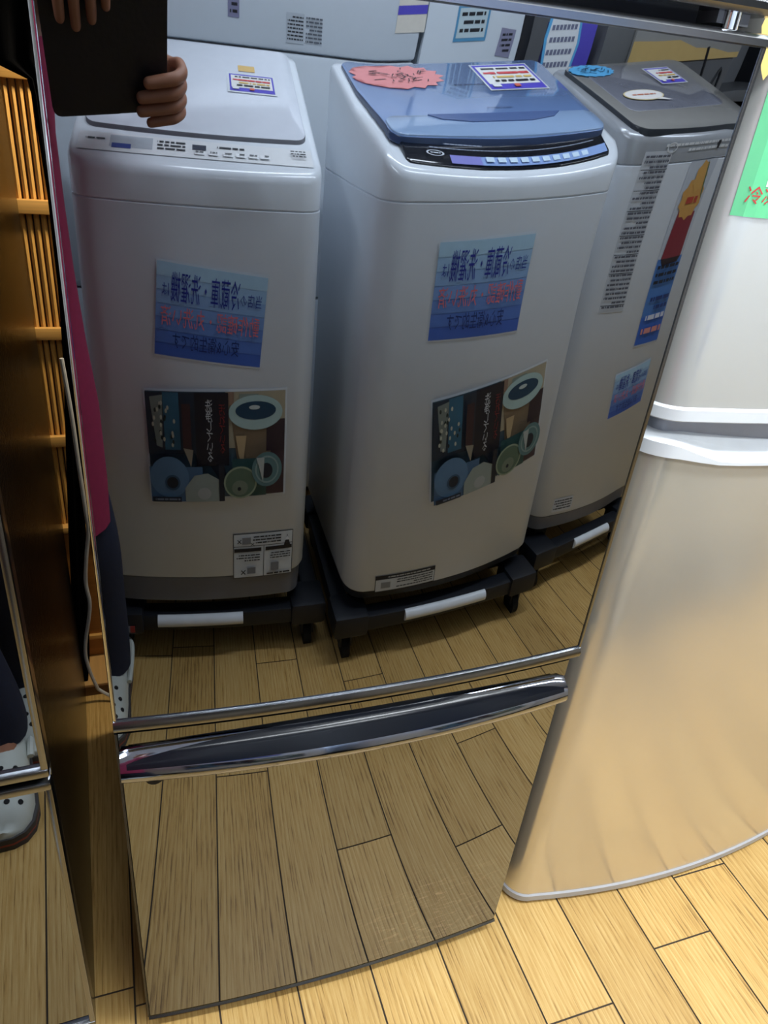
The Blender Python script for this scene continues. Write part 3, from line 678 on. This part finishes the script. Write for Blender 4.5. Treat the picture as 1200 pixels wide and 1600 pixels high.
art('blue_edged_note', [('rect', -.062, -.030, .062, .05, ink((84, 150, 190))), ('rect', -.054, -.022, .054, .045, ink((196, 214, 220))), ('micro', -.045, -.015, .045, .04, 3, BLK_I)], bf2(.93, 1.405), b2)
art('tag_note', [('poly', [(-.03, -.035), (.03, -.028), (.026, .035), (-.034, .028)], ink((140, 140, 166))), ('micro', -.022, -.024, .018, .024, 4, BLK_I)], bf2(1.075, 1.368), b2)
# dark shelf unit with hanging tag, violet cartons, grey carton and tan-taped wrapped box
sh = empty('shelf_unit', (1.85, -1.0, 0)); tag(sh, 'dark shelf unit right of the tall white refrigerators, cartons on it', 'shelf')
mb = MB()
for x in (-.69, 1.05):
    mb = MB(); mb.box(x-.02, x+.02, -.45, -.01, 0, 2.0, BLK, .003); mb.build('upright', sh)
for z in (.5, 1.18, 1.75):
    mb = MB(); mb.box(-.68, 1.03, -.45, -.01, z, z+.03, GREYC if z > 1 and z < 1.5 else BLK, .003); mb.build('shelf_board', sh)
mb = MB(); mb.box(-.67, 1.03, -.46, -.45, .4, 2.0, mat('shelf_grey', (140, 142, 146), .5)); mb.build('back_panel', sh)
def carton(x0, x1, y0, y1, z0, z1, m, name, label, cat, tape=None, group=None):
    o = empty(name, ((x0+x1)/2, (y0+y1)/2, z0)); tag(o, label, cat, group); hx, hy = (x1-x0)/2, (y1-y0)/2
    mb = MB(); mb.box(-hx, hx, -hy, hy, 0, z1-z0, m, .003); mb.build('box', o)
    if tape: t = MB(); t.box(-hx-.002, hx+.002, -.025, .025, (z1-z0)*.2, z1-z0+.002, tape); t.box(-hx-.001, hx+.001, hy, hy+.0015, (z1-z0)*.25, (z1-z0)*.8, tape); t.build('tape', o)
    return o
c_ = carton(1.385, 1.475, -1.2, -1.02, 1.211, 1.42, PUR, 'carton', 'small violet carton on the dark shelf, right of the hanging price tag', 'box')
carton(1.345, 1.382, -1.2, -1.02, 1.211, 1.42, ink((120, 116, 200)), 'carton', 'thin pale violet carton on the dark shelf beside the violet one', 'box')
carton(1.52, 1.66, -1.25, -1.01, 1.211, 1.46, mat('grey_carton', (104, 106, 108), .5), 'carton', 'grey carton on the dark shelf beside the cardboard box', 'box')
o = carton(1.665, 2.32, -1.3, -1.0, 1.300, 1.46, mat('wrapped_grey', (150, 150, 148), .45), 'carton', 'long grey-wrapped box with wide tan tape above the grey-lidded washing machine', 'box')
mb = MB()
top = [(0.0-.33, .055), (-.2, .052), (-.08, .052), (.03, .030), (.14, .026), (.25, .012), (.32, .012)]
P = [(x, .1525, max(z, .006)) for x, z in top]+[(x, .1525, -.002) for x, z in reversed(top)]
mb.add(P+[(a, b-.002, c) for a, b, c in P], [tuple(range(len(P))), tuple(range(2*len(P)-1, len(P)-1, -1))]+[(i, (i+1) % len(P), len(P)+(i+1) % len(P), len(P)+i) for i in range(len(P))], TAPE); mb.build('tan_tape', o)
mb = MB(); mb.box(-.30, .30, -.14, .149, -.085, 0, mat('grey_foam', (96, 98, 102), .6)); mb.build('support', o)
# hanging tag
ht = MB(); ht.keep = 1
pts = [(1.355, 1.44), (1.225, 1.44), (1.215, 1.37), (1.235, 1.29), (1.30, 1.262), (1.365, 1.29), (1.372, 1.36)]
ht.loft([[(x, -.965, z) for x, z in pts], [(x, -.962, z) for x, z in pts]], CY)
pi = [(1.295+(x-1.295)*.86, 1.35+(z-1.35)*.9) for x, z in pts]
ht.loft([[(x, -.962, z) for x, z in pi], [(x, -.9612, z) for x, z in pi]], PAPER)
for r in range(5):
    for k in range(7):
        x = 1.345-k*.016; z = 1.43-r*.028
        ht.add([(x, -.9606, z), (x-.012, -.9606, z), (x-.012, -.9606, z-.012), (x, -.9606, z-.012)], [(0, 1, 2, 3)], ink((120, 124, 150)))
tag(ht.build('hanging_price_tag', smooth=False), 'white hanging price tag with a blue edge in front of the dark shelf', 'price tag')
# power cord lying on the box end
mb = MB(); mb.tube(spline([(2.10, -.93, 1.33), (2.13, -.93, 1.24), (2.18, -.93, 1.19), (2.24, -.93, 1.27), (2.26, -.93, 1.2)]), .006, BLK, 8)
# left as the machine's own cord
oc = mb.build('cord', w3); oc.matrix_parent_inverse = Matrix.Translation((-1.5, .255, 0))

# ------------------------------------------------------------------ right champagne refrigerator
rf = empty('champagne_refrigerator', (.929, .632, 0)); tag(rf, 'champagne metallic refrigerator with rounded doors and a green-bordered sign on top door', 'refrigerator')
RW, RD, RR, RB = .660, .66, .046, .035
def rl(z, inset=0, dmax=None):
    """loop with front towards -y"""
    L = rloop(RW, RD if dmax is None else dmax, RR, RB, z, inset)
    return [(x, -y, zz) for x, y, zz in L]
mb = MB(); mb.box(-.318, .318, .125, .66, .03, 1.8, CABGREY, .01)
mb.build('cabinet', rf)
mb = MB(); mb.loft([rl(.006, .003, .13), rl(.008, -.001, .13), rl(.021, -.001, .13), rl(.024, .002, .13)], mat('bottom_trim_silver', (182, 184, 190), .55)); mb.build('bottom_trim', rf)
mb = MB(); mb.loft([rl(.024, .002, .13), rl(.925, .002, .13)], CHAMP); ld = mb.build('lower_door', rf)
# scooped white trim along the lower door's top edge
def sc(x):  # height of trim's lower and upper edge
    t = max(0, min(1, (x+.312)/.10)); t2 = max(0, min(1, (.312-x)/.10)); s = min(t, t2); s = s*s*(3-2*s)
    return s
mb = MB(); lo0 = rl(.925, .0, .13); L = []
def zt_(p, base, drop): return base-drop*sc(p[0]) if p[1] < .11 else base
L.append([(p[0], p[1], zt_(p, .926, .010)) for p in rl(0, .0015, .13)])
L.append([(p[0], p[1]-.002, zt_(p, .926, .010)) for p in rl(0, -.001, .13)])
L.append([(p[0], p[1]-.002, zt_(p, .944, .024)) for p in rl(0, -.001, .13)])
L.append([(p[0], p[1], zt_(p, .948, .024)) for p in rl(0, .004, .13)])
L.append([(p[0], p[1], zt_(p, .949, .020)) for p in rl(0, .014, .13)])
mb.loft(L, TRIMW, True, True); mb.build('top_trim', ld)
mb = MB(); L = [rl(.905, .03, .128), rl(.972, .026, .128)]; mb.loft(L, RECESS); mb.build('handle_recess', rf)
# cut-out feel: the champagne skin drops under the scoop
for v in ld.data.vertices:
    if v.co.z > .9 and v.co.y < .11: v.co.z = .926-.010*sc(v.co.x)
mb = MB(); mb.loft([rl(.971, .004, .13), rl(.974, -.001, .13), rl(.988, -.001, .13), rl(.991, .002, .13)], TRIMW); ut = mb
mb2 = MB(); mb2.loft([rl(.991, .002, .13), rl(1.775, .002, .13)], PEARL); udr = mb2.build('upper_door', rf)
ut.build('bottom_trim', udr)
def rmap(u, v, l):
    xc = RW/2-RR; a_ = min(max(abs(u)-xc, 0), RR*.95); c_ = min(abs(u), xc)
    return (u, RB*(c_/(RW/2))**2+RR-math.sqrt(RR*RR-a_*a_)-l+.002, v)
gx0 = -.312
GREEN = ink((112, 214, 152), .25)
sg = art('green_sign', [('rect', gx0, 1.206, gx0+.30, 1.42, GREEN), ('rect', gx0+.026, 1.236, gx0+.278, 1.398, ink((240, 244, 242), .25)), ('text', '冷凍庫', gx0+.008, 1.219, gx0+.062, 1.236, ink((206, 60, 62)))], rmap, rf, base=.0015)
sg['label'] = 'green-bordered white sign with red handwriting'
art('yellow_paper_cutout', [('poly', [(-.350, 1.385), (-.354, 1.368), (-.347, 1.350), (-.340, 1.335), (-.334, 1.327), (-.326, 1.338), (-.312, 1.345), (-.300, 1.36), (-.298, 1.39), (-.325, 1.40)], ink((236, 198, 118)))], lambda u, v, l: (u, .024-l, v), rf)

# ------------------------------------------------------------------ behind the gap: bamboo screen, wood base, cloth, cable
BY = 1.50
bs = empty('bamboo_screen', (-.25, BY, 0)); tag(bs, 'amber bamboo slat screen with cross rails behind the gap between two refrigerators', 'screen')
mb = MB(); x = -.75
while x < .55:
    r = random.uniform(.0044, .0050); dx = random.uniform(-.0008, .0008)
    mb.tube([(x+dx, 0, .40), (x, 0, .82), (x-dx, 0, 1.245)], r, BAMB, 8); x += .0116
mb.build('slats', bs)
for z in (.600, .822, 1.046, 1.250):
    mb = MB(); mb.box(-.76, .56, -.018, -.004, z-.012, z+.012, BAMR, .005); mb.build('cross_rail', bs)
mb = MB(); mb.box(-.76, .56, .012, .02, .40, 1.25, WOODD); mb.build('backing', bs)
wb = empty('wooden_base_unit', (-.25, BY, 0)); tag(wb, 'low brown wooden base unit carrying the bamboo screen, a narrow step along its foot', 'base unit')
mb = MB(); mb.box(-.78, .58, -.012, .10, .03, .385, WOODP, .002); mb.build('panel', wb)
mb = MB(); mb.box(-.78, .58, -.022, .10, .385, .3995, BAMR, .003); mb.build('cap_rail', wb)
mb = MB(); mb.box(-.78, .58, -.022, -.012, .085, .097, BAMR, .002); mb.build('moulding', wb)
mb = MB(); mb.box(-.78, .58, -.115, .10, 0, .030, mat('platform_wood', (206, 160, 98), .45, var=.12, scale=5, stretch=(20, 1, 1)), .002); mb.build('step', wb)
mb = MB(); mb.box(-.78, .58, -.118, -.115, 0, .026, WOODD); mb.build('step_face', wb)
def px2(px, py, y):
    v = CR*(px-600)-CU*(py-800)+CF*1156; t = y/v.y; return Vector((v.x*t, y, CP.z+v.z*t))
# black cloth drape (traced outline placed at its own distance, folded and thick)
Lp = [(-60, -120, 92, -60), (-45, 40, 70, 40)]
rows = [(0, -40, 62), (92, -20, 60), (123, 43, 63), (150, 50, 68), (300, 74, 84), (450, 91, 106), (560, 99, 116), (700, 103, 128), (830, 107, 134), (950, 113, 139), (1030, 119, 140), (1068, 125, 139), (1082, 129, 136)]
mb = MB(); loops = []
for py, a_, b_ in reversed(rows):
    A = px2(a_, py, 1.408); B_ = px2(b_, py, 1.408)
    n = 10; fr = []; bk = []
    for i in range(n+1):
        p = A.lerp(B_, i/n); p.y += .002*math.sin(i*1.3); fr.append((p.x, p.y-.008, max(p.z, .031)))
        bk.append((p.x, p.y+.008, max(p.z, .031)))
    loops.append(fr+bk[::-1])
A = loops[-1]; loops.append([(p[0]-.0, p[1], 1.45) for p in A])
mb.loft(loops, CLOTHB)
tag(mb.build('black_cloth_drape'), 'black folded cloth hanging in the gap, narrowing to a tip near the floor', 'cloth')
cp = [(96, 560), (112, 650), (122, 720), (128, 760), (134, 800), (138, 830), (135, 870), (134, 910), (140, 940), (139, 965), (134, 1000), (134, 1025), (141, 1050), (150, 1070), (157, 1079)]
cpts = [px2(a_, b_, 1.36) for a_, b_ in cp]; cpts = [Vector((p.x, p.y, max(p.z, .006))) for p in cpts]
cpts += [Vector((-.06, 1.35, .006)), Vector((0.0, 1.345, .006)), Vector((.06, 1.36, .006))]
mb = MB(); mb.tube(spline(cpts), .0038, CABLEM, 8); tag(mb.build('power_cable'), 'white power cable hanging beside the black cloth in the gap', 'cable')
# ------------------------------------------------------------------ the person taking the picture
def cs(a, b, c): return CP+CR*a+CU*b+CF*c
pr = empty('person', (-.29, .02, 0)); tag(pr, 'person in long magenta coat and navy trousers holding up a black phone case', 'person')
PO = Vector(pr.location)
def skin(name, chains, m, parent, root=0, sub=2, xs=1):
    """chains: list of point lists [(pos, r)], a first entry given as index tuple links to an earlier point"""
    vs = []; es = []; rs = []; idx = {}
    for ch in chains:
        prev = None
        for it in ch:
            if isinstance(it, str): prev = idx[it]; continue
            key = None
            if len(it) == 3 and isinstance(it[2], str): key = it[2]
            vs.append(Vector(it[0])-PO); rs.append(it[1] if isinstance(it[1], tuple) else (it[1], it[1]))
            i = len(vs)-1
            if key: idx[key] = i
            if prev is not None: es.append((prev, i))
            prev = i
    me = bpy.data.meshes.new(name); me.from_pydata(vs, es, []); o = bpy.data.objects.new(name, me); COL.objects.link(o)
    md = o.modifiers.new('s', 'SKIN'); md.use_smooth_shade = True; md.branch_smoothing = .3
    sv = me.skin_vertices[0].data
    for i, r in enumerate(rs): sv[i].radius = r; sv[i].use_root = (i == root)
    if sub: ss = o.modifiers.new('ss', 'SUBSURF'); ss.levels = sub; ss.render_levels = sub
    ev = o.evaluated_get(bpy.context.evaluated_depsgraph_get()); me2 = bpy.data.meshes.new_from_object(ev)
    o.modifiers.clear(); o.data = me2; bpy.data.meshes.remove(me); me2.materials.clear(); me2.materials.append(m)
    for p in me2.polygons: p.use_smooth = True
    o.parent = parent; return o
PEL = (-.31, -.07, .93)
def V(x, y, z): return Vector((x, y+.07, z))
RW_ = cs(.000, -.055, -.095); LW_ = cs(-.125, .135, -.085)
ELR = V(-.10, -.36, 1.275); ELL = V(-.42, -.30, 1.25)
chains = [
 [(V(*PEL), (.125, .10), 'pel'), (V(-.31, -.08, 1.10), (.115, .09)), (V(-.31, -.08, 1.28), (.135, .095), 'chest'), (V(-.31, -.07, 1.42), (.10, .075), 'neckb'), (V(-.31, -.055, 1.49), (.048, .05)), (V(-.31, -.03, 1.545), (.06, .07)), (V(-.305, -.01, 1.60), (.073, .09)), (V(-.305, -.015, 1.67), (.068, .085))],
 ['pel', (V(-.235, -.09, .86), .075), (V(-.228, -.10, .48), .045), (V(-.213, -.19, .11), .032, 'ra'), (V(-.208, -.13, .045), .03), (V(-.206, -.05, .034), .022)],
 ['pel', (V(-.37, -.06, .86), .075), (V(-.33, .0, .48), .045), (V(-.255, -.01, .11), .032, 'la'), (V(-.252, .05, .045), .03), (V(-.25, .13, .034), .022)],
 ['neckb', (V(-.17, -.10, 1.40), .058), (ELR, .042), (ELR.lerp(RW_, .5), .036), (RW_, .027, 'rw'), (cs(.034, -.057, -.058), (.028, .022), 'rp')],
 ['neckb', (V(-.45, -.10, 1.40), .058), (ELL, .042), (ELL.lerp(LW_, .5), .036), (LW_, .027, 'lw'), (cs(-.118, .135, -.05), (.028, .022), 'lp')],
]
for b_, tipa, r in ((-.027, -.030, .0102), (-.048, -.042, .0108), (-.069, -.043, .0104), (-.088, -.026, .0090)):
    chains.append(['rp', (cs(.046, b_, -.030), .0095), (cs(.044, b_, -.004), r+.0006), (cs(.026, b_, .0085), r), (cs(.002, b_-.002, .0085), r*.95), (cs(tipa, b_-.005, .0085), r*.85)])
chains.append(['rw', (cs(.012, -.045, -.060), .012), (cs(.0, -.030, -.020), .011), (cs(-.022, -.022, -.027), .009)])
for a_, tipb, r in ((-.150, .050, .0092), (-.128, .040, .0095), (-.104, .048, .0092), (-.082, .066, .008)):
    chains.append(['lp', (cs(a_, .128, -.030), .0095), (cs(a_, .124, -.004), r+.0006), (cs(a_, .105, .0085), r), (cs(a_, .08, .0085), r*.95), (cs(a_, tipb, .0075), r*.8)])
chains.append(['lw', (cs(-.10, .110, -.050), .012), (cs(-.095, .09, -.020), .011), (cs(-.09, .07, -.027), .009)])
body = skin('body', chains, SKIN, pr)
def ell(cx, cy, rx, ry, z, n=28, w=0):
    return [(cx+rx*(1+w*math.sin(5*t+z*3))*math.cos(t)-PO.x, cy+ry*(1+w*math.cos(4*t))*math.sin(t)-PO.y, z) for t in [2*math.pi*k/n for k in range(n)]]
mb = MB()
mb.loft([ell(-.325, -.01, .150, .110, .522), ell(-.325, -.01, .168, .128, .520, w=.015), ell(-.325, -.01, .170, .13, .60, w=.015), ell(-.325, -.01, .168, .128, .75, w=.012), ell(-.325, -.01, .158, .122, .86), ell(-.325, -.01, .150, .115, .98), ell(-.32, -.012, .141, .108, 1.08), ell(-.32, -.014, .139, .108, 1.18), ell(-.315, -.014, .140, .108, 1.26), ell(-.31, -.014, .128, .10, 1.34), ell(-.31, -.01, .115, .085, 1.41), ell(-.31, -.002, .075, .068, 1.455), ell(-.31, .005, .060, .062, 1.49)], MAG)
for S_, E_, W_ in ((V(-.20, -.09, 1.385), ELR, RW_), (V(-.43, -.09, 1.385), ELL, LW_)):
    q = spline([V(-.31, -.07, 1.38), S_, S_.lerp(E_, .55), E_, E_.lerp(W_, .45), E_.lerp(W_, .85)], 4)
    q = [p-PO for p in q]; k = len(q)
    mb.tube(q, [.066*(1-i/(k-1))+.038*i/(k-1) for i in range(k)], MAG, 16)
mb.build('coat', pr, ang=60)
mb = MB()
mb.loft([ell(-.31, -.01, .13, .10, .80), ell(-.31, -.01, .135, .105, .95)], NAVY)
for pts in ([(-.262, -.015, .90), (-.248, -.025, .70), (-.212, -.035, .47), (-.213, -.075, .30), (-.214, -.105, .14), (-.214, -.108, .075)], [(-.38, .0, .90), (-.37, .03, .70), (-.335, .06, .47), (-.295, .05, .30), (-.262, .055, .14), (-.260, .058, .075)]):
    q = [Vector(p)-PO for p in spline(pts, 4)]; k = len(q)
    mb.tube(q, [.074*(1-i/(k-1))+.054*i/(k-1) for i in range(k)], NAVY, 18)
mb.build('trousers', pr, ang=60)
# hair, face
mb = MB(); loops = []
hc = V(-.305, -.022, 1.635)-PO
bmh = bmesh.new(); bmesh.ops.create_uvsphere(bmh, u_segments=24, v_segments=16, radius=1)
for v in bmh.verts:
    c = v.co; k = 1+.03*math.sin(9*c.x+4*c.z)
    v.co = Vector((hc.x+c.x*.087*k, hc.y+c.y*.105*k-.008, hc.z+c.z*.098*k))
bmesh.ops.delete(bmh, geom=[v for v in bmh.verts if (v.co.y-hc.y) > .045 and (v.co.z-hc.z) < .045 or (v.co.z-hc.z) < -.085], context='VERTS')
mb.bm(bmh, HAIR); mb.build('hair', pr)
fc = V(-.305, .062, 1.60)-PO
mb = MB(); mb.tube([fc+V(0, .0, .022), fc+V(0, .018, -.006), fc+V(0, .006, -.014)], [.006, .012, .007], SKIN, 10); mb.build('nose', pr)
for s in (-1, 1):
    b3 = bmesh.new(); bmesh.ops.create_uvsphere(b3, u_segments=12, v_segments=8, radius=.011)
    for v in b3.verts: v.co += fc+V(s*.03, -.004, .026)
    mb = MB(); mb.bm(b3, ink((235, 232, 228))); b4 = bmesh.new(); bmesh.ops.create_uvsphere(b4, u_segments=10, v_segments=6, radius=.005)
    for v in b4.verts: v.co += fc+V(s*.03, .0045, .024)
    mb.bm(b4, BLK_I); mb.build('eye', pr)
    b3 = bmesh.new(); bmesh.ops.create_uvsphere(b3, u_segments=12, v_segments=8, radius=1)
    for v in b3.verts: v.co = Vector((v.co.x*.008, v.co.y*.018, v.co.z*.03))+hc+V(s*.076, .01, -.03)
    mb = MB(); mb.bm(b3, SKIN); mb.build('ear', pr)
mb = MB(); mb.tube([fc+V(-.022, -.006, -.035), fc+V(0, .002, -.037), fc+V(.022, -.006, -.035)], [.003, .006, .003], ink((150, 70, 66)), 8); mb.build('mouth', pr)
# clogs
def clog(cx, yh, label=None):
    """heel at yh, toe at yh+.29, pointing +y"""
    o = empty('clog', Vector((cx, yh, 0))-PO); o.parent = pr
    def sec(t): # half width, height
        wv = [(.0, .030, .050), (.06, .038, .060), (.2, .042, .060), (.42, .043, .060), (.6, .050, .066), (.78, .054, .058), (.9, .048, .046), (.97, .034, .020), (1, .014, .024)]
        for i in range(len(wv)-1):
            if wv[i][0] <= t <= wv[i+1][0]:
                k = (t-wv[i][0])/(wv[i+1][0]-wv[i][0]); return wv[i][1]*(1-k)+wv[i+1][1]*k, wv[i][2]*(1-k)+wv[i+1][2]*k
        return wv[-1][1:]
    T = [0, .03, .06, .12, .2, .3, .42, .5, .6, .7, .78, .85, .9, .94, .97, .99, 1]
    mb = MB(); loops = []
    for t in T:
        hw, hh = sec(t); loops.append([(hw*math.cos(a)*1.0, t*.29, .024+hh*max(0, math.sin(a))**.8) for a in [math.pi*k/16 for k in range(17)]])
    mb.loft(loops, CROC, closed=False); mb.v = mb.v; u = mb.build('upper', o, ang=70)
    mb = MB()
    for z0, z1, m_, e in ((0, .012, CROCD, 1.10), (.012, .017, CROCR, 1.09), (.017, .030, CROCD, 1.10)):
        out = [(sec(t)[0]*e, t*.29*1.01) for t in T]; out = out+[(-x, y) for x, y in reversed(out)]
        mb.loft([[(x, y, z0) for x, y in out], [(x, y, z1) for x, y in out]], m_)
    mb.build('sole', o, ang=50)
    mb = MB()
    for t, angs in ((.60, (60, 90, 120)), (.68, (45, 75, 105, 135)), (.76, (35, 62, 90, 118, 145)), (.84, (50, 78, 105, 130))):
        hw, hh = sec(t)
        for dg in angs:
            a = math.radians(dg); s_ = max(0, math.sin(a))**.8; c = Vector((hw*math.cos(a), t*.29, .024+hh*s_)); nrm = Vector((math.cos(a)*hh, .12*hh*(1 if t > .7 else 0), s_*hw)).normalized()
            mb.tube([c-nrm*.002, c+nrm*.0012], .0052, BLKMAT, 10)
    mb.build('vent_holes', u)
    mb = MB(); st = [(-.047, .12, .05), (-.046, .05, .062), (-.036, -.004, .066), (0, -.016, .068), (.036, -.004, .066), (.046, .05, .062), (.047, .12, .05)]
    mb.tube(spline(st), .007, CROC, 8); mb.build('strap', o)
clog(-.208, -.195); clog(-.250, -.008)
# phone in its open folio case
ph = MB()
def slabcs(a0, a1, b0, b1, c0, c1, m, r=.012):
    P = []
    for cx, cy, a9 in ((a1-r, b1-r, 0), (a0+r, b1-r, 90), (a0+r, b0+r, 180), (a1-r, b0+r, 270)):
        for i in range(6):
            t = math.radians(a9+18*i); P.append((cx+r*math.cos(t), cy+r*math.sin(t)))
    ph.loft([[cs(x, y, c0) for x, y in P], [cs(x, y, c0+.001) for x, y in P], [cs(x, y, c1) for x, y in P]], m)
FOLIO = mat('folio_leather', (24, 25, 34), .55, var=.15, scale=120, bump=.3)
pc = empty('phone_case', cs(-.08, 0, -.01)); tag(pc, 'black open folio phone case held up in both hands before the mirror', 'phone')
def bch(name):
    global ph
    o = ph.build(name, None, ang=40); o.parent = pc; o.location = -Vector(pc.location); ph = MB(); return o
slabcs(-.175, -.056, -.084, .105, -.010, -.004, FOLIO); bch('cover_flap')
slabcs(-.084, .016, -.084, .105, -.0165, -.0045, FOLIO); bch('phone_back')
